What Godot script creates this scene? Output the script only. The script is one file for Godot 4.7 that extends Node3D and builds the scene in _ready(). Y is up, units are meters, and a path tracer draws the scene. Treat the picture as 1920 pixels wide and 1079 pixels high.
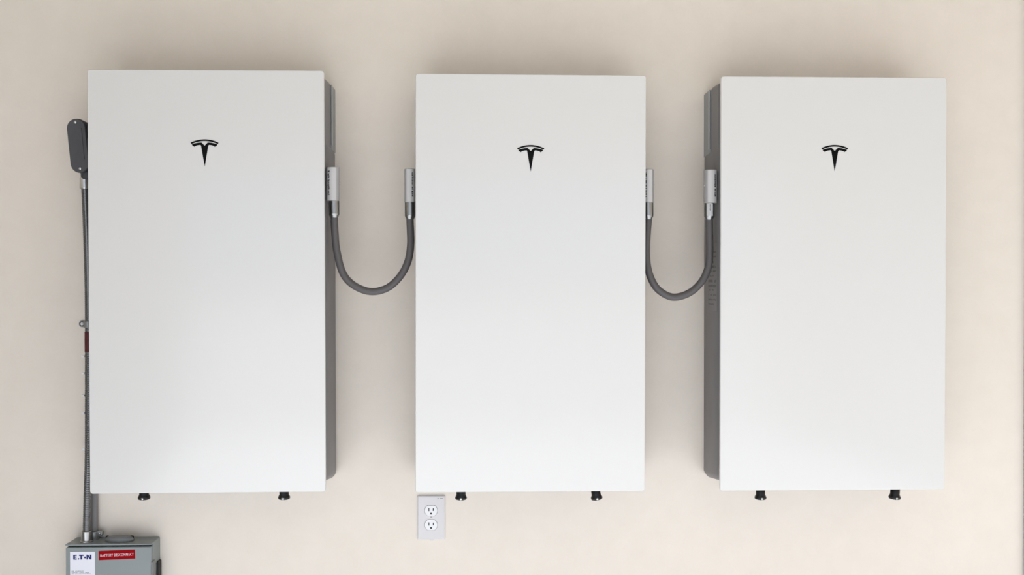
extends Node3D
# A garage wall with three wall-hung battery cabinets. Metres, y up; the wall face is the plane z = 0, the floor y = 0.

var used := {}
var M := {}
const PANEL_W := 0.609
const PANEL_H := 1.105
const PANEL_Z := 0.193

# ---------------------------------------------------------------- helpers
func numbered(called: String) -> String:
	if not used.has(called):
		used[called] = 0
		return called
	used[called] += 1
	return "%s_%03d" % [called, used[called]]

func thing(called: String, label: String, category: String, at: Vector3, group := "") -> Node3D:
	var o := Node3D.new()
	o.name = numbered(called)
	add_child(o, true)
	o.position = at
	o.set_meta("label", label)
	o.set_meta("category", category)
	if group != "":
		o.set_meta("group", group)
	return o

func part(called: String, mesh: Mesh, mat: Material, parent: Node, at := Vector3.ZERO, turn := Vector3.ZERO) -> MeshInstance3D:
	var o := MeshInstance3D.new()
	o.name = called
	o.mesh = mesh
	o.material_override = mat
	o.cast_shadow = GeometryInstance3D.SHADOW_CASTING_SETTING_ON
	parent.add_child(o, true)
	o.position = at
	o.rotation_degrees = turn
	return o

func structure(called: String, mesh: Mesh, mat: Material, at: Vector3, label: String) -> MeshInstance3D:
	var o := part(called, mesh, mat, self, at)
	o.set_meta("kind", "structure")
	o.set_meta("label", label)
	return o

func material(c: Color, rough := 0.6, metal := 0.0, spec := 0.5) -> StandardMaterial3D:
	var m := StandardMaterial3D.new()
	m.albedo_color = c
	m.roughness = rough
	m.metallic = metal
	m.metallic_specular = spec
	return m

func noise_texture(freq: float, lo: Color, hi: Color, seed_value: int, size := 512) -> NoiseTexture2D:
	var n := FastNoiseLite.new()
	n.seed = seed_value
	n.frequency = freq
	n.fractal_octaves = 4
	var g := Gradient.new()
	g.set_color(0, lo)
	g.set_color(1, hi)
	var t := NoiseTexture2D.new()
	t.width = size
	t.height = size
	t.seamless = true
	t.noise = n
	t.color_ramp = g
	return t

func bump_texture(freq: float, strength: float, seed_value: int) -> NoiseTexture2D:
	var n := FastNoiseLite.new()
	n.seed = seed_value
	n.frequency = freq
	n.fractal_octaves = 3
	var t := NoiseTexture2D.new()
	t.width = 512
	t.height = 512
	t.seamless = true
	t.as_normal_map = true
	t.bump_strength = strength
	t.noise = n
	return t

# Triangles with a smoothing group each; turned right side out by their signed volume.
func solid(tris: Array, closed := true) -> ArrayMesh:
	var volume := 0.0
	for t in tris:
		volume += (t[0] as Vector3).dot((t[1] as Vector3).cross(t[2]))
	var flip := closed and volume > 0.0      # Godot's front faces run clockwise
	var st := SurfaceTool.new()
	st.begin(Mesh.PRIMITIVE_TRIANGLES)
	for t in tris:
		st.set_smooth_group(t[3])
		st.add_vertex(t[0])
		st.add_vertex(t[2] if flip else t[1])
		st.add_vertex(t[1] if flip else t[2])
	st.generate_normals()
	return st.commit()

func bridge(tris: Array, a: PackedVector3Array, b: PackedVector3Array, group: int) -> void:
	var n := a.size()
	for i in n:
		var j := (i + 1) % n
		tris.append([a[i], b[i], b[j], group])
		tris.append([a[i], b[j], a[j], group])

func fan(tris: Array, ring: PackedVector3Array, group: int, reverse: bool) -> void:
	var c := Vector3.ZERO
	for v in ring:
		c += v
	c /= ring.size()
	for i in ring.size():
		var j := (i + 1) % ring.size()
		tris.append([c, ring[j], ring[i], group] if reverse else [c, ring[i], ring[j], group])

# Skin over rings that follow each other; smooth: one group along, caps of their own.
func loft(rings: Array, smooth := 1, groups := []) -> ArrayMesh:
	var tris := []
	for k in rings.size() - 1:
		bridge(tris, rings[k], rings[k + 1], groups[k] if groups.size() > k else smooth)
	fan(tris, rings[0], 90, false)
	fan(tris, rings[-1], 91, true)
	return solid(tris)

func rounded_ring(x0: float, x1: float, y0: float, y1: float, z: float, r: float, steps := 6) -> PackedVector3Array:
	var out := PackedVector3Array()
	var c := [[x1 - r, y1 - r, 0.0], [x0 + r, y1 - r, 90.0], [x0 + r, y0 + r, 180.0], [x1 - r, y0 + r, 270.0]]
	for k in c:
		for s in steps + 1:
			var a := deg_to_rad(k[2] + 90.0 * s / steps)
			out.append(Vector3(k[0] + r * cos(a), k[1] + r * sin(a), z))
	return out

# A slab with rounded corners and a softened front and back rim, from z0 to z1.
func slab(w: float, h: float, z0: float, z1: float, r: float, bevel: float, cx := 0.0, cy := 0.0) -> ArrayMesh:
	var rings := []
	for k in [[z0, bevel], [z0 + bevel, 0.0], [z1 - bevel, 0.0], [z1 - bevel * 0.3, bevel * 0.3], [z1, bevel]]:
		rings.append(rounded_ring(cx - w / 2 + k[1], cx + w / 2 - k[1], cy - h / 2 + k[1], cy + h / 2 - k[1], k[0], maxf(r - k[1], 0.0003)))
	return loft(rings, 1, [1, 2, 3, 3])

func lathe(profile: Array, axis := Vector3.UP, n := 28) -> ArrayMesh:
	var side := Vector3.RIGHT if absf(axis.x) < 0.9 else Vector3.UP
	var u := axis.cross(side).normalized()
	var v := axis.cross(u).normalized()
	var rings := []
	for q in profile:
		var ring := PackedVector3Array()
		for i in n:
			var a := TAU * i / n
			ring.append(axis * q.y + (u * cos(a) + v * sin(a)) * maxf(q.x, 0.00005))
		rings.append(ring)
	var groups := []
	for k in profile.size() - 1:
		groups.append(k + 1)
	return loft(rings, 1, groups)

func soft_lathe(profile: Array, axis := Vector3.UP, n := 28) -> ArrayMesh:
	var side := Vector3.RIGHT if absf(axis.x) < 0.9 else Vector3.UP
	var u := axis.cross(side).normalized()
	var v := axis.cross(u).normalized()
	var rings := []
	for q in profile:
		var ring := PackedVector3Array()
		for i in n:
			var a := TAU * i / n
			ring.append(axis * q.y + (u * cos(a) + v * sin(a)) * maxf(q.x, 0.00005))
		rings.append(ring)
	return loft(rings, 1)

# Points along a smooth line through the given ones.
func spline(points: Array, step := 0.006) -> PackedVector3Array:
	var c := Curve3D.new()
	c.bake_interval = step
	for i in points.size():
		var before: Vector3 = points[maxi(i - 1, 0)]
		var after: Vector3 = points[mini(i + 1, points.size() - 1)]
		var t: Vector3 = (after - before) / 6.0
		c.add_point(points[i], -t, t)
	return c.get_baked_points()

func tube(path: PackedVector3Array, radii: Callable, n := 20, squash := 1.0) -> ArrayMesh:
	var rings := []
	var u := Vector3.ZERO
	var run := 0.0
	for i in path.size():
		var t: Vector3 = (path[mini(i + 1, path.size() - 1)] - path[maxi(i - 1, 0)]).normalized()
		if i == 0:
			u = t.cross(Vector3(0.05, 0.1, 1.0)).normalized()
		else:
			u = (u - t * u.dot(t)).normalized()
			run += path[i].distance_to(path[i - 1])
		var v := t.cross(u)
		var r: float = radii.call(run)
		var ring := PackedVector3Array()
		for k in n:
			var a := TAU * k / n
			ring.append(path[i] + u * cos(a) * r + v * sin(a) * r * squash)
		rings.append(ring)
	return loft(rings, 1)

# An outline in x, y pushed out from z0 to z1.
func prism(outline: PackedVector2Array, z0: float, z1: float, tris := []) -> Array:
	var idx := Geometry2D.triangulate_polygon(outline)
	for i in range(0, idx.size(), 3):
		var a := outline[idx[i]]
		var b := outline[idx[i + 1]]
		var c := outline[idx[i + 2]]
		if (b - a).cross(c - a) < 0:
			var k := b
			b = c
			c = k
		tris.append([Vector3(a.x, a.y, z1), Vector3(b.x, b.y, z1), Vector3(c.x, c.y, z1), 91])
		tris.append([Vector3(a.x, a.y, z0), Vector3(c.x, c.y, z0), Vector3(b.x, b.y, z0), 90])
	var n := outline.size()
	var ccw := not Geometry2D.is_polygon_clockwise(outline)
	for i in n:
		var p := outline[i]
		var q := outline[(i + 1) % n]
		if not ccw:
			var k := p
			p = q
			q = k
		tris.append([Vector3(p.x, p.y, z0), Vector3(q.x, q.y, z0), Vector3(q.x, q.y, z1), 100 + i])
		tris.append([Vector3(p.x, p.y, z0), Vector3(q.x, q.y, z1), Vector3(p.x, p.y, z1), 100 + i])
	return tris

func box_mesh(x: float, y: float, z: float) -> BoxMesh:
	var b := BoxMesh.new()
	b.size = Vector3(x, y, z)
	return b

# A sheet of print, curved about a vertical axis: part of a cylinder of radius r from angle a0 to a1, with UVs.
func curved_sheet(r: float, a0: float, a1: float, h: float, n := 10) -> ArrayMesh:
	var st := SurfaceTool.new()
	st.begin(Mesh.PRIMITIVE_TRIANGLES)
	for i in n:
		var p := []
		for k in [i, i + 1]:
			var f := float(k) / n
			var a := lerpf(a0, a1, f)
			var d := Vector3(sin(a), 0, cos(a))
			p.append([d * r, d, f])
		for q in [[0, 1], [1, 1], [1, 0], [0, 1], [1, 0], [0, 0]]:
			var s: Array = p[q[0]]
			st.set_normal(s[1])
			st.set_uv(Vector2(s[2], 1.0 - q[1]))
			st.add_vertex(s[0] + Vector3(0, h * (q[1] - 0.5), 0))
	return st.commit()

# Rows of small illegible print.
func print_texture(w: int, h: int, paper: Color, ink: Color, rows: Array, seed_value: int) -> ImageTexture:
	var rng := RandomNumberGenerator.new()
	rng.seed = seed_value
	var im := Image.create(w, h, false, Image.FORMAT_RGB8)
	im.fill(paper)
	for row in rows:       # [x0, x1, y0, y1, upright]
		var at: int = row[2] if row[4] else row[0]
		var stop: int = row[3] if row[4] else row[1]
		while at < stop:
			var long := rng.randi_range(3, 7)
			var tone := paper.lerp(ink, rng.randf_range(0.55, 1.0))
			if rng.randf() < 0.86:
				if row[4]:
					im.fill_rect(Rect2i(row[0] + rng.randi_range(0, 2), at, row[1] - row[0] - rng.randi_range(0, 3), mini(long, stop - at)), tone)
				else:
					im.fill_rect(Rect2i(at, row[2] + rng.randi_range(0, 1), mini(long, stop - at), row[3] - row[2]), tone)
			at += long + rng.randi_range(1, 2)
	im.generate_mipmaps()
	return ImageTexture.create_from_image(im)

# ---------------------------------------------------------------- the battery cabinets
func emblem_mesh(s: float, z0: float, z1: float) -> ArrayMesh:
	# s: metres for one unit of the drawing; origin at the top of the arc
	var tris := []
	var arc := PackedVector2Array()
	var radius := 768.0
	for i in 25:
		var a := deg_to_rad(lerpf(-27.5, 27.5, i / 24.0))
		arc.append(Vector2(sin(a) * radius, (cos(a) - 1.0) * radius) * s)
	for i in 25:
		var a := deg_to_rad(lerpf(26.6, -26.6, i / 24.0))
		arc.append(Vector2(sin(a) * 740.0, (cos(a) * 725.0 - radius)) * s)
	prism(arc, z0, z1, tris)
	var left := [[0, -162], [-78, -82], [-110, -82], [-165, -86], [-220, -97], [-270, -111], [-325, -131], [-318, -145], [-296, -168], [-252, -190], [-236, -170], [-205, -157], [-160, -147], [-107, -143], [-98, -150], [-88, -180], [-44, -440], [0, -698]]
	var tee := PackedVector2Array()
	for q in left:
		tee.append(Vector2(q[0], q[1]) * s)
	for k in range(left.size() - 2, 0, -1):
		tee.append(Vector2(-left[k][0], left[k][1]) * s)
	prism(tee, z0, z1, tris)
	return solid(tris)

func battery(label: String, at: Vector3, roll: float, emblem_x: float, emblem_y: float, feet: Array) -> Node3D:
	var t := thing("battery_cabinet", label, "battery", at, "battery cabinets on the wall")
	t.rotation.z = deg_to_rad(roll)
	var hw := PANEL_W / 2
	var hh := PANEL_H / 2
	# lower housing: full depth, from the foot to the shoulder under the bracket
	var rings := []
	var shoulder := 0.379
	for k in [[0.001, 0.006, 0.004], [0.005, 0.002, 0.0], [0.03, 0.0, 0.0], [0.034, -0.0015, 0.001], [0.10, 0.002, 0.009], [0.149, 0.0035, 0.017], [0.156, 0.008, 0.021]]:
		rings.append(rounded_ring(-hw - 0.002 + k[1], hw + 0.002 - k[1], -hh + k[2], shoulder - (0.0 if k[0] > 0.05 else 0.004), k[0], 0.022, 8))
	part("housing", loft(rings, 1, [1, 1, 2, 2, 3, 3]), M.housing, t)
	# upper housing: shallower, so that the bracket shows behind it
	rings = []
	for k in [[0.077, 0.006], [0.080, 0.001], [0.149, 0.003], [0.156, 0.008]]:
		rings.append(rounded_ring(-hw + 0.0005 + k[1], hw - 0.0005 - k[1], 0.2, hh - 0.004 - k[1], k[0], 0.012))
	part("upper_housing", loft(rings, 1, [1, 2, 3]), M.housing, t)
	# wall bracket with its turned edge
	rings = []
	for k in [[0.001, 0.0], [0.062, 0.0], [0.066, 0.003]]:
		rings.append(rounded_ring(-hw - 0.001 + k[1], hw + 0.001 - k[1], 0.36, hh - 0.011 - k[1], k[0], 0.004))
	part("wall_bracket", loft(rings, 1, [1, 2]), M.bracket, t)
	for side in [-1.0, 1.0]:
		part("bracket_flange", slab(0.0025, hh - 0.012 - 0.375, 0.0600, 0.0680, 0.0008, 0.0006, side * (hw + 0.0012), (hh - 0.012 + 0.375) / 2), M.flange, t)
	part("bracket_core", slab(PANEL_W - 0.024, 0.15, 0.060, 0.092, 0.004, 0.001, 0.0, 0.445), M.dark, t)
	# recessed spacer and the glass front
	part("spacer", slab(PANEL_W - 0.03, PANEL_H - 0.05, 0.150, 0.184, 0.01, 0.001), M.dark, t)
	var glass := part("front_panel", slab(PANEL_W, PANEL_H, 0.181, PANEL_Z, 0.007, 0.0016), M.glass, t)
	var e := part("emblem", emblem_mesh(0.0001015, PANEL_Z - 0.0002, PANEL_Z + 0.0006), M.black_gloss, glass, Vector3(emblem_x, emblem_y, 0))
	e.set_meta("label", "black T-shaped emblem under a curved bar")
	for f in feet:
		var foot := part("foot", soft_lathe([Vector2(0.0, 0.05), Vector2(0.0125, 0.05), Vector2(0.0125, 0.0135), Vector2(0.0130, 0.0120), Vector2(0.0156, 0.0070), Vector2(0.0160, 0.004), Vector2(0.0148, 0.0012), Vector2(0.011, 0.0), Vector2(0.0, 0.0)]), M.rubber, t, Vector3(f[0], f[1], 0.15), Vector3(0, 0, f[2]))
		part("screw_head", soft_lathe([Vector2(0.0, 0.004), Vector2(0.0035, 0.004), Vector2(0.0035, 0.001), Vector2(0.0022, 0.0), Vector2(0.0, -0.0003)], Vector3(0, -0.35, 1).normalized() * -1.0), M.steel, foot, Vector3(0, 0.0035, 0.0158))
	return t

# The link between two cabinets: a sagging hose with a plug at each end. d = -1: the cabinet is on the plug's left.
func plug(parent: Node3D, outer_x: float, top_y: float, d: float, w: float, seed_value: int, sticker: bool) -> void:
	var cx := outer_x + d * w / 2
	var h := 0.090
	var c := Vector3(cx, top_y - h / 2, 0.148)
	# housing: a rounded front, flat where it meets the cabinet
	var rings := []
	var outline := func(y: float, s: float) -> PackedVector3Array:
		var ring := PackedVector3Array()
		var r := 0.0165 - s
		for i in 33:
			var a := deg_to_rad(-100 + 200.0 * i / 32)
			ring.append(Vector3(sin(a) * (w / 2 - s), y, cos(a) * r))
		for i in 7:
			var f := i / 6.0
			ring.append(Vector3(lerpf(w / 2 - 0.004, -w / 2 + 0.004, f), y, -0.018 + s))
		return ring
	for k in [[-h / 2, 0.0012], [-h / 2 + 0.0012, 0.0], [h / 2 - 0.0012, 0.0], [h / 2, 0.0012]]:
		rings.append(outline.call(k[0], k[1]))
	var body := part("connector", loft(rings, 1, [1, 2, 3]), M.alu, parent, c)
	body.set_meta("label", "light grey cable connector with upright print")
	# label wrapped round the front, print near the cabinet
	var sheet := curved_sheet(0.0168, deg_to_rad(-34 if d > 0 else -62), deg_to_rad(62 if d > 0 else 34), h - 0.003)
	var m := material(Color.WHITE, 0.5)
	var strip: Array = [38, 51, 22, 190, true] if d > 0 else [13, 26, 22, 190, true]
	m.albedo_texture = print_texture(64, 224, Color(0.80, 0.79, 0.78), Color(0.03, 0.03, 0.03), [strip], seed_value)
	var l := part("print_label", sheet, m, body)
	l.scale = Vector3(w / 2 / 0.0165, 1, 1)
	part("screw", soft_lathe([Vector2(0.0, -0.002), Vector2(0.0028, -0.001), Vector2(0.0028, 0.0008), Vector2(0.0016, 0.0016), Vector2(0.0, 0.0018)], Vector3(-d, 0, 0), 14), M.steel, body, Vector3(-d * w / 2, 0.003, 0.002))
	# ferrule, flush with the outer side
	var r := 0.0144
	var fx := outer_x + d * (r + 0.0008)
	var ferrule := part("ferrule", lathe([Vector2(0, 0.004), Vector2(r, 0.004), Vector2(r, -0.0345), Vector2(r * 0.95, -0.0375), Vector2(0.0100, -0.0445), Vector2(0.0, -0.0445)], Vector3.UP, 40), M.ferrule, parent, Vector3(fx, top_y - h, 0.148))
	if sticker:
		var sm := material(Color.WHITE, 0.5)
		sm.albedo_texture = print_texture(64, 160, Color(0.78, 0.78, 0.77), Color(0.25, 0.25, 0.25), [[28, 36, 10, 96, true]], seed_value + 50)
		part("sticker", curved_sheet(r + 0.0003, deg_to_rad(-40), deg_to_rad(28), 0.034), sm, ferrule, Vector3(0, -0.018, 0))

func link_cable(label: String, path: Array, l_outer: float, l_top: float, r_outer: float, r_top: float, l_w: float, r_w: float, seed_value: int, sticker: bool) -> void:
	var t := thing("link_cable", label, "cable", Vector3.ZERO, "link cables between the cabinets")
	var pts := []
	for q in path:
		pts.append(Vector3(q[0], q[1], 0.148))
	part("hose", tube(spline(pts), func(_s: float) -> float: return 0.0098, 24), M.hose, t)
	plug(t, l_outer, l_top, -1.0, l_w, seed_value, false)
	plug(t, r_outer, r_top, 1.0, r_w, seed_value + 7, sticker)

func _ready() -> void:
	# ------------------------------------------------ camera, sky, sun, exposure
	var cam := Camera3D.new()
	cam.name = "camera"
	add_child(cam)
	cam.fov = 33.275
	cam.near = 0.05
	cam.far = 200.0
	cam.position = Vector3(0, 1.30, 2.7374)
	cam.rotation_order = EULER_ORDER_YXZ
	cam.rotation_degrees = Vector3(-0.602, -1.874, -0.010)
	cam.current = true

	var env := Environment.new()
	env.background_mode = Environment.BG_SKY
	env.tonemap_mode = Environment.TONE_MAPPER_LINEAR
	env.tonemap_exposure = 1.62
	env.sdfgi_enabled = true
	env.ssao_enabled = true
	env.ssil_enabled = true
	var sky_mat := ProceduralSkyMaterial.new()
	sky_mat.sky_top_color = Color(0.42, 0.58, 0.82)
	sky_mat.sky_horizon_color = Color(0.74, 0.84, 0.97)
	sky_mat.ground_horizon_color = Color(0.70, 0.69, 0.66)
	sky_mat.ground_bottom_color = Color(0.55, 0.54, 0.51)
	sky_mat.sky_energy_multiplier = 1.0
	var sky := Sky.new()
	sky.sky_material = sky_mat
	env.sky = sky
	var world := WorldEnvironment.new()
	world.name = "world"
	world.environment = env
	add_child(world)

	var sun := DirectionalLight3D.new()
	sun.name = "sun"
	sun.light_energy = 5.0
	sun.light_color = Color(0.985, 0.980, 0.99)
	sun.light_angular_distance = 0.6
	sun.shadow_enabled = true
	add_child(sun)
	sun.rotation_degrees = Vector3(-21.8, -11.0, 0)      # low, behind the camera, through the open garage door

	# ------------------------------------------------ materials
	M.wall = material(Color(0.945, 0.905, 0.85), 0.75, 0.0, 0.3)
	M.wall.albedo_texture = noise_texture(0.012, Color(0.985, 0.984, 0.982), Color.WHITE, 3)
	M.wall.normal_enabled = true
	M.wall.normal_texture = bump_texture(0.06, 1.2, 4)
	M.wall.normal_scale = 0.10
	M.wall.uv1_triplanar = true
	M.wall.uv1_world_triplanar = true
	M.wall.uv1_scale = Vector3(1.6, 1.6, 1.6)
	M.white_paint = material(Color(0.88, 0.855, 0.81), 0.8, 0.0, 0.3)
	M.concrete = material(Color(0.735, 0.755, 0.775), 0.8)
	M.concrete.albedo_texture = noise_texture(0.02, Color(0.88, 0.88, 0.88), Color.WHITE, 9)
	M.concrete.uv1_triplanar = true
	M.concrete.uv1_world_triplanar = true
	M.concrete.uv1_scale = Vector3(0.5, 0.5, 0.5)
	M.casing = material(Color(0.74, 0.73, 0.71), 0.6)
	M.asphalt = material(Color(0.42, 0.42, 0.42), 0.9)
	M.housing = material(Color(0.50, 0.49, 0.485), 0.5)
	M.bracket = material(Color(0.60, 0.61, 0.605), 0.45)
	M.flange = material(Color(0.72, 0.72, 0.71), 0.4)
	M.dark = material(Color(0.12, 0.12, 0.12), 0.7)
	M.glass = material(Color(0.890, 0.882, 0.862), 0.14)
	M.black_gloss = material(Color(0.02, 0.02, 0.02), 0.5, 0.0, 0.25)
	M.rubber = material(Color(0.035, 0.035, 0.035), 0.35)
	M.steel = material(Color(0.82, 0.82, 0.81), 0.3, 1.0)
	M.bright = material(Color(0.90, 0.90, 0.89), 0.3)
	M.alu = material(Color(0.70, 0.69, 0.68), 0.45, 0.2)
	M.ferrule = material(Color(0.66, 0.66, 0.65), 0.32, 1.0)
	M.hose = material(Color(0.36, 0.345, 0.34), 0.55)

	# ------------------------------------------------ the garage
	# room: x from -3.6 to 3.1, z from 0 to 5.6, height 2.7
	structure("wall_back", box_mesh(7.0, 2.9, 0.15), M.wall, Vector3(-0.25, 1.35, -0.075), "beige painted garage wall behind the cabinets")
	structure("wall_right", box_mesh(0.15, 2.9, 5.6), M.wall, Vector3(3.175, 1.35, 2.8), "beige painted side wall beyond the right edge")
	structure("wall_left", box_mesh(0.15, 2.9, 5.6), M.wall, Vector3(-3.675, 1.35, 2.8), "beige painted side wall beyond the left edge")
	structure("floor", box_mesh(7.0, 0.12, 5.75), M.concrete, Vector3(-0.25, -0.06, 2.725), "pale concrete garage floor")
	structure("ceiling", box_mesh(7.0, 0.12, 5.75), M.white_paint, Vector3(-0.25, 2.76, 2.725), "white garage ceiling")
	# front wall with the open door: header and two piers
	var front := structure("wall_front", box_mesh(7.0, 0.5, 0.15), M.wall, Vector3(-0.25, 2.45, 5.675), "front wall above and beside the open garage door")
	part("pier", box_mesh(1.15, 2.2, 0.15), M.wall, front, Vector3(-2.775, -1.35, 0))
	part("pier", box_mesh(0.75, 2.2, 0.15), M.wall, front, Vector3(2.975, -1.35, 0))
	structure("trim_1", slab(0.07, 2.3, 0.0, 0.018, 0.003, 0.002, 0.035, 1.15), M.casing, Vector3(1.5725, 0.0, 0.0), "grey painted upright trim at the right edge of the wall")
	structure("ground", box_mesh(60, 0.1, 40), M.asphalt, Vector3(0, -0.06, 25.7), "grey driveway outside the open door")

	# ------------------------------------------------ cabinets
	var first := battery("white battery cabinet nearest the grey disconnect box, leftmost of three", Vector3(-0.7153, 1.2883, 0), 0.113, -0.004, 0.372, [[-0.180, -0.578, 0.0], [0.188, -0.581, 0.0]])
	first.scale = Vector3(1.005, 1.002, 1.0)
	battery("white battery cabinet hanging above the wall outlet, between the other two", Vector3(0.1332, 1.2836, 0), -0.095, -0.001, 0.3665, [[-0.185, -0.582, 0.0], [0.182, -0.584, 9.0]])
	var third := battery("white battery cabinet with rating label on its left side, rightmost of three", Vector3(0.9436, 1.2823, 0), -0.018, 0.0015, 0.3715, [[-0.183, -0.586, 0.0], [0.186, -0.588, -4.0]])
	var rm := material(Color.WHITE, 0.5)
	var rows := []
	for k in 13:
		rows.append([8, 96 if k % 3 else 70, 10 + k * 17, 10 + k * 17 + (9 if k in [3, 4, 7, 8] else 5), false])
	rm.albedo_texture = print_texture(104, 240, Color(0.515, 0.505, 0.50), Color(0.22, 0.24, 0.24), rows, 31)
	var rating := QuadMesh.new()
	rating.size = Vector2(0.090, 0.185)
	part("rating_label", rating, rm, third, Vector3(-0.3053, 0.018, 0.104), Vector3(0, -87.6, 0)).set_meta("label", "grey rating label with rows of small print")

	link_cable("sagging dark grey hose between the left and middle battery cabinets",
		[[-0.3905, 1.470], [-0.3905, 1.452], [-0.3885, 1.4148], [-0.3844, 1.3735], [-0.3689, 1.3137], [-0.3406, 1.2800], [-0.2959, 1.2623], [-0.2516, 1.2708], [-0.2169, 1.3008], [-0.1946, 1.3422], [-0.1870, 1.3894], [-0.1886, 1.4500], [-0.1886, 1.470]],
		-0.3754, 1.5941, -0.2037, 1.5904, 0.0365, 0.0295, 11, false)
	link_cable("sagging dark grey hose between the middle and right battery cabinets",
		[[0.4530, 1.470], [0.4527, 1.4500], [0.4483, 1.3856], [0.4507, 1.3324], [0.4632, 1.2915], [0.4841, 1.2635], [0.5189, 1.2468], [0.5581, 1.2545], [0.5900, 1.2782], [0.6112, 1.3122], [0.6200, 1.3562], [0.6190, 1.4500], [0.6190, 1.470]],
		0.4677, 1.5914, 0.6039, 1.5904, 0.0310, 0.0360, 23, true)

	conduit_run()
	disconnect_box()
	outlet()

# ---------------------------------------------------------------- conduit beside the left cabinet
func conduit_run() -> void:
	var cast := material(Color(0.30, 0.30, 0.31), 0.5, 0.3)
	var lid_mat := material(Color(0.33, 0.33, 0.34), 0.45, 0.3)
	var t := thing("conduit_elbow", "dark grey oblong conduit elbow with screwed cover beside the left cabinet", "conduit elbow", Vector3(-1.0712, 1.651, 0.0))
	t.rotation.z = deg_to_rad(5.6)
	var rings := []
	for k in [[0.066, 0.010], [0.076, 0.003], [0.09, 0.0], [0.128, -0.0008], [0.131, 0.0]]:
		rings.append(rounded_ring(-0.025 + k[1], 0.025 - k[1], -0.071 + k[1], 0.072 - k[1], k[0], 0.0245 - maxf(k[1], 0.0), 10))
	part("body", loft(rings, 1), cast, t)
	var lid := part("cover", slab(0.048, 0.141, 0.131, 0.1345, 0.0237, 0.0012), lid_mat, t)
	part("rib", slab(0.0045, 0.085, 0.1335, 0.1362, 0.002, 0.0009, 0.0125, 0.004), lid_mat, lid)
	for y in [0.0625, -0.0615]:
		part("screw", soft_lathe([Vector2(0, -0.001), Vector2(0.0040, 0), Vector2(0.0038, 0.0012), Vector2(0.002, 0.0021), Vector2(0, 0.0023)], Vector3(0, 0, 1), 16), M.steel, lid, Vector3(0, y, 0.1345))
	part("hub", lathe([Vector2(0, 0.02), Vector2(0.0150, 0.02), Vector2(0.0150, -0.012), Vector2(0.0135, -0.0135), Vector2(0, -0.0135)]), cast, t, Vector3(0.004, -0.0745, 0.105))
	part("side_hub", lathe([Vector2(0, 0), Vector2(0.0165, 0), Vector2(0.0165, 0.045), Vector2(0, 0.045)], Vector3(1, 0, 0)), cast, t, Vector3(0.001, 0.045, 0.10))

	var jacket := material(Color(0.42, 0.42, 0.415), 0.22, 0.6)
	var c := thing("conduit", "slim grey flexible conduit running down beside the left cabinet", "conduit", Vector3.ZERO)
	var pts := []
	for q in [[-1.0649, 1.5755, 0.105], [-1.0644, 1.5408, 0.105], [-1.0697, 1.4459, 0.083], [-1.0786, 1.3010, 0.052], [-1.0850, 1.1828, 0.034], [-1.0857, 1.0349, 0.034], [-1.0856, 0.8871, 0.036], [-1.0842, 0.7848, 0.043], [-1.0856, 0.6970, 0.047], [-1.0884, 0.5966, 0.047], [-1.0886, 0.5670, 0.047]]:
		pts.append(Vector3(q[0], q[1], q[2]))
	# shallow rings of a corrugated jacket
	part("jacket", tube(spline(pts, 0.0012), func(s: float) -> float: return 0.0098 + 0.00022 * sin(s * TAU / 0.0062), 24), jacket, c)
	var collar := [Vector2(0, 0.016), Vector2(0.0125, 0.016), Vector2(0.0132, 0.0145), Vector2(0.0132, -0.0125), Vector2(0.0125, -0.014), Vector2(0, -0.014)]
	part("end_fitting", lathe(collar), M.steel, c, Vector3(-1.0649, 1.553, 0.105))
	var low := part("end_fitting", lathe(collar), M.ferrule, c, Vector3(-1.0886, 0.584, 0.047))
	part("locknut", lathe([Vector2(0, 0.004), Vector2(0.0170, 0.004), Vector2(0.0180, 0.003), Vector2(0.0180, -0.0005), Vector2(0, -0.0005)], Vector3.UP, 8), M.ferrule, low, Vector3(0, -0.0145, 0))
	var red := material(Color(0.32, 0.02, 0.035), 0.5)
	part("tape_band", tube(spline([Vector3(-1.0852, 1.150, 0.034), Vector3(-1.0852, 1.12, 0.034), Vector3(-1.0852, 1.094, 0.034)]), func(_s: float) -> float: return 0.0106, 24), red, c).set_meta("label", "dark red tape wound round the conduit")
	var tie_mat := material(Color(0.93, 0.93, 0.92), 0.4)
	for y in [1.0824, 1.035, 0.9729, 0.9241, 0.8249]:
		part("tie_end", slab(0.008, 0.0055, -0.0025, 0.0025, 0.0018, 0.0006), tie_mat, c, Vector3(-1.0987 if y > 0.85 else -1.0970, y, 0.040))

	var s := thing("conduit_strap", "small one-hole metal strap holding the conduit to the wall", "strap", Vector3(-1.0851, 1.1700, 0))
	var tab := material(Color(0.55, 0.56, 0.55), 0.4, 0.6)
	var arch := PackedVector2Array()
	for i in 13:
		var a := PI * i / 12.0
		arch.append(Vector2(cos(a) * 0.0135, 0.034 + sin(a) * 0.0135))
	arch.append_array(PackedVector2Array([Vector2(-0.0135, 0.003), Vector2(-0.0336, 0.003), Vector2(-0.0336, 0.0), Vector2(-0.0112, 0.0)]))
	for i in 13:
		var a := PI * (12 - i) / 12.0
		arch.append(Vector2(cos(a) * 0.0112, 0.034 + sin(a) * 0.0112))
	part("clip", solid(prism(arch, -0.0085, 0.0085)), tab, s, Vector3.ZERO, Vector3(90, 0, 0)).scale = Vector3(1, 1, -1)
	part("lug", lathe([Vector2(0, 0), Vector2(0.0095, 0), Vector2(0.0095, 0.0042), Vector2(0.0085, 0.005), Vector2(0, 0.005)], Vector3(0, 0, 1)), tab, s, Vector3(-0.0296, 0, 0))
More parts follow.
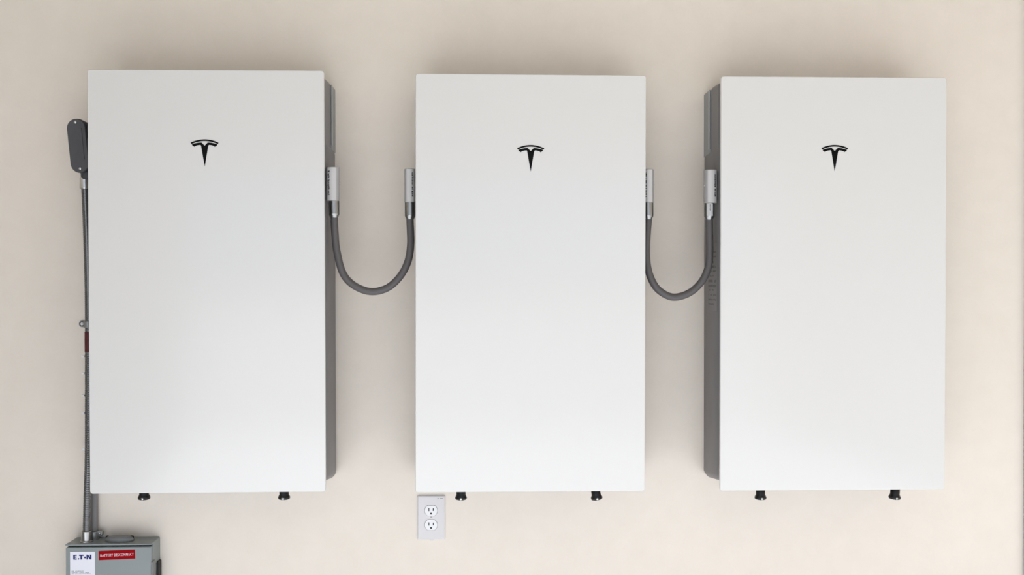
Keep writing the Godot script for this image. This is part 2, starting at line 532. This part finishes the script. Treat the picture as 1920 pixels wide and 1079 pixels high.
	part("washer", lathe([Vector2(0, 0.004), Vector2(0.0068, 0.004), Vector2(0.0066, 0.0060), Vector2(0, 0.0060)], Vector3(0, 0, 1)), M.dark, s, Vector3(-0.0296, 0, 0))
	part("screw", soft_lathe([Vector2(0, 0.004), Vector2(0.0046, 0.005), Vector2(0.0044, 0.0072), Vector2(0.003, 0.0086), Vector2(0, 0.0090)], Vector3(0, 0, 1), 18), M.bright, s, Vector3(-0.0296, 0, 0))

	# the second, straight run, close to the wall
	var r := thing("wall_conduit", "short grey pipe against the wall from cabinet down to disconnect box", "conduit", Vector3.ZERO)
	part("pipe", tube(spline([Vector3(-1.0810, 0.80, 0.0125), Vector3(-1.0810, 0.70, 0.0125), Vector3(-1.0812, 0.60, 0.0125), Vector3(-1.0812, 0.572, 0.0125)]), func(_s: float) -> float: return 0.0100, 22), M.housing, r)
	var f := part("clamp_fitting", lathe([Vector2(0, 0.022), Vector2(0.0128, 0.022), Vector2(0.0134, 0.020), Vector2(0.0134, 0.004), Vector2(0.0160, 0.003), Vector2(0.0160, -0.0005), Vector2(0, -0.0005)]), tab, r, Vector3(-1.0795, 0.5695, 0.0175))
	part("clamp_ear", slab(0.016, 0.014, -0.004, 0.004, 0.004, 0.001), tab, f, Vector3(0.017, 0.016, 0.002))
	part("screw", soft_lathe([Vector2(0, -0.001), Vector2(0.0042, 0), Vector2(0.004, 0.0018), Vector2(0, 0.003)], Vector3(0, 0, 1), 14), M.steel, f, Vector3(0.017, 0.016, 0.006))

# ---------------------------------------------------------------- disconnect box at the foot of the conduit
func disconnect_box() -> void:
	var enamel := material(Color(0.545, 0.57, 0.565), 0.4)
	var x0 := -1.1360
	var x1 := -0.9030
	var top := 0.5690
	var h := 0.34
	var w := x1 - x0
	var t := thing("disconnect_box", "grey enamelled steel switch box with white and red labels, below the conduit", "switch box", Vector3((x0 + x1) / 2, top - h, 0))
	var rings := []
	for k in [[0.0005, 0.0], [0.0545, 0.0], [0.056, 0.001]]:
		rings.append(rounded_ring(-w / 2 + k[1], w / 2 - k[1], k[1], h - k[1], k[0], 0.003))
	part("box", loft(rings, 1, [1, 2]), enamel, t)
	part("hood", slab(w, 0.0038, 0.0535, 0.0725, 0.0012, 0.0008, 0.0, h - 0.0017), enamel, t)
	# cover: set on the box with a gap under the hood
	var lid := part("cover", slab(w - 0.001, h - 0.009, 0.0585, 0.0705, 0.003, 0.0015, 0.0, h / 2 - 0.0045), enamel, t)
	part("gasket", slab(w - 0.008, h - 0.006, 0.054, 0.060, 0.003, 0.0005, 0.0, h / 2 - 0.005), M.dark, t)
	var paper := material(Color(0.93, 0.93, 0.95), 0.5)
	var zf := 0.0707
	# white maker's label
	var lx := x0 + 0.0125 + 0.0335 - (x0 + x1) / 2
	var white := part("maker_label", slab(0.067, 0.13, -0.0002, 0.0003, 0.001, 0.0001), paper, lid, Vector3(lx, h - 0.0205 - 0.065, zf))
	white.set_meta("label", "white label with dark blue lettering and small print")
	var blue := material(Color(0.06, 0.10, 0.40), 0.5)
	var tris := []
	var u := 0.00235
	var glyphs := [
		[[0, 0], [4.1, 0], [4.1, 1.4], [2.0, 1.4], [2.0, 2.2], [3.8, 2.2], [3.8, 3.5], [2.0, 3.5], [2.0, 4.3], [4.1, 4.3], [4.1, 5.7], [0, 5.7]],
		[[8.3, 0], [10.3, 0], [10.3, 4.2], [12.0, 4.2], [12.0, 5.7], [6.6, 5.7], [6.6, 4.2], [8.3, 4.2]],
		[[15.2, 0], [17.1, 0], [17.1, 3.0], [19.0, 0], [21.0, 0], [21.0, 5.7], [19.1, 5.7], [19.1, 2.8], [17.2, 5.7], [15.2, 5.7]]]
	for g in glyphs:
		var o := PackedVector2Array()
		for q in g:
			o.append(Vector2(q[0] - 10.4, q[1] - 2.85) * u)
		prism(o, 0.0, 0.0002, tris)
	for q in [[6.2, 0.85, 0.85], [13.6, 2.4, 1.1]]:
		var o := PackedVector2Array()
		for i in 14:
			o.append(Vector2(q[0] - 10.4 + cos(TAU * i / 14) * q[2], q[1] - 2.85 + sin(TAU * i / 14) * q[2]) * u)
		prism(o, 0.0, 0.0002, tris)
	part("lettering", solid(tris), blue, white, Vector3(-0.0005, 0.0500, 0.0003))
	var pm := material(Color.WHITE, 0.5)
	pm.albedo_texture = print_texture(220, 260, Color(0.93, 0.93, 0.95), Color(0.45, 0.45, 0.48), [[4, 120, 8, 15, false], [4, 176, 21, 28, false], [4, 190, 33, 41, false], [4, 90, 55, 63, false], [4, 110, 80, 88, false], [4, 150, 105, 112, false]], 77)
	var small := QuadMesh.new()
	small.size = Vector2(0.062, 0.073)
	part("small_print", small, pm, white, Vector3(0, -0.022, 0.0005))
	# red warning label, a little askew
	var red := material(Color(0.60, 0.012, 0.05), 0.6, 0.0, 0.2)
	var rl := part("warning_label", slab(0.0985, 0.0255, -0.0002, 0.0004, 0.0006, 0.0001), red, lid, Vector3(-0.9970 - (x0 + x1) / 2, h - 0.0302, zf), Vector3(0, 0, 1.9))
	rl.set_meta("label", "red label with white capitals")
	var font := SystemFont.new()
	font.font_names = PackedStringArray(["Droid Sans"])
	var text := TextMesh.new()
	text.text = "BATTERY DISCONNECT"
	text.font = font
	text.font_size = 64
	text.pixel_size = 0.000141
	text.depth = 0.0003
	part("lettering", text, paper, rl, Vector3(0.0, -0.0005, 0.0005))
	# blank hub plate on top
	var hub_mat := material(Color(0.50, 0.51, 0.51), 0.45, 0.2)
	var hub := part("hub_plate", lathe([Vector2(0, 0), Vector2(0.038, 0), Vector2(0.0395, 0.0012), Vector2(0.0395, 0.0050), Vector2(0.0375, 0.0090), Vector2(0.033, 0.0125), Vector2(0.028, 0.0135), Vector2(0, 0.0135)], Vector3.UP, 44), hub_mat, t, Vector3(-1.0005 - (x0 + x1) / 2, h, 0.0395))
	hub.scale = Vector3(1, 1, 0.46)
	for x in [-0.0335, 0.0335]:
		part("screw", soft_lathe([Vector2(0, 0), Vector2(0.0052, 0), Vector2(0.0052, 0.009), Vector2(0.004, 0.0112), Vector2(0, 0.012)], Vector3.UP, 16), M.dark, hub, Vector3(x, 0.003, 0.0))
	# latch tab and operating handle on the right side
	part("latch", slab(0.004, 0.09, 0.050, 0.0725, 0.001, 0.0008, w / 2 + 0.001, h - 0.095), hub_mat, t)
	part("handle", slab(0.006, 0.075, 0.006, 0.032, 0.0025, 0.0015, w / 2 + 0.003, h - 0.100), M.dark, t)

# ---------------------------------------------------------------- wall outlet
func outlet() -> void:
	var plastic := material(Color(0.86, 0.845, 0.835), 0.3)
	var face := material(Color(0.93, 0.925, 0.92), 0.25)
	var t := thing("wall_outlet", "white duplex wall outlet with plate, below the middle cabinet", "outlet", Vector3(-0.1400, 0.6176, 0))
	var rings := []
	for k in [[0.0, 0.0, 0.004], [0.0025, 0.0, 0.004], [0.0050, 0.0016, 0.004], [0.0062, 0.0046, 0.003]]:
		rings.append(rounded_ring(-0.0398 + k[1], 0.0398 - k[1], -0.0632 + k[1], 0.0632 - k[1], k[0], k[2]))
	var plate := part("plate", loft(rings, 1, [1, 2, 3]), plastic, t)
	for y in [0.0203, -0.0205]:
		var o := PackedVector2Array()
		for i in 48:
			var a := TAU * i / 48
			o.append(Vector2(cos(a) * 0.0176, clampf(sin(a) * 0.0176, -0.0148, 0.0148)))
		var tris := []
		prism(o, 0.004, 0.0078, tris)
		var rec := part("receptacle", solid(tris), face, t, Vector3(-0.0004, y, 0))
		var rim := []
		for k in [[0.005, 1.06], [0.0064, 1.06], [0.0064, 1.0]]:
			var ring := PackedVector3Array()
			for q in o:
				ring.append(Vector3(q.x * k[1], q.y * k[1], k[0]))
			rim.append(ring)
		part("rim", loft(rim, 1, [1, 2]), M.housing, rec)
		part("slot", box_mesh(0.0026, 0.0088, 0.001), M.dark, rec, Vector3(-0.0062, 0.0030, 0.0075))
		part("slot", box_mesh(0.0024, 0.0074, 0.001), M.dark, rec, Vector3(0.0062, 0.0030, 0.0075))
		part("ground_hole", lathe([Vector2(0, 0), Vector2(0.0027, 0), Vector2(0.0027, 0.001), Vector2(0, 0.001)], Vector3(0, 0, 1), 16), M.dark, rec, Vector3(0, -0.0082, 0.0070))
	part("screw", soft_lathe([Vector2(0, 0), Vector2(0.003, 0), Vector2(0.0026, 0.0012), Vector2(0, 0.0016)], Vector3(0, 0, 1), 16), plastic, plate, Vector3(-0.0004, 0, 0.0062))
	var pm := material(Color.WHITE, 0.4)
	pm.albedo_texture = print_texture(64, 16, Color(0.86, 0.845, 0.835), Color(0.30, 0.29, 0.29), [[3, 26, 5, 12, false], [34, 60, 5, 12, false]], 5)
	var q := QuadMesh.new()
	q.size = Vector2(0.023, 0.0052)
	part("marking", q, pm, plate, Vector3(0.0235, 0.0545, 0.0064)).set_meta("label", "tiny dark print in the plate's upper corner")
	part("plate_tab", slab(0.010, 0.004, 0.0, 0.003, 0.001, 0.0005), plastic, plate, Vector3(0.001, -0.0645, 0))
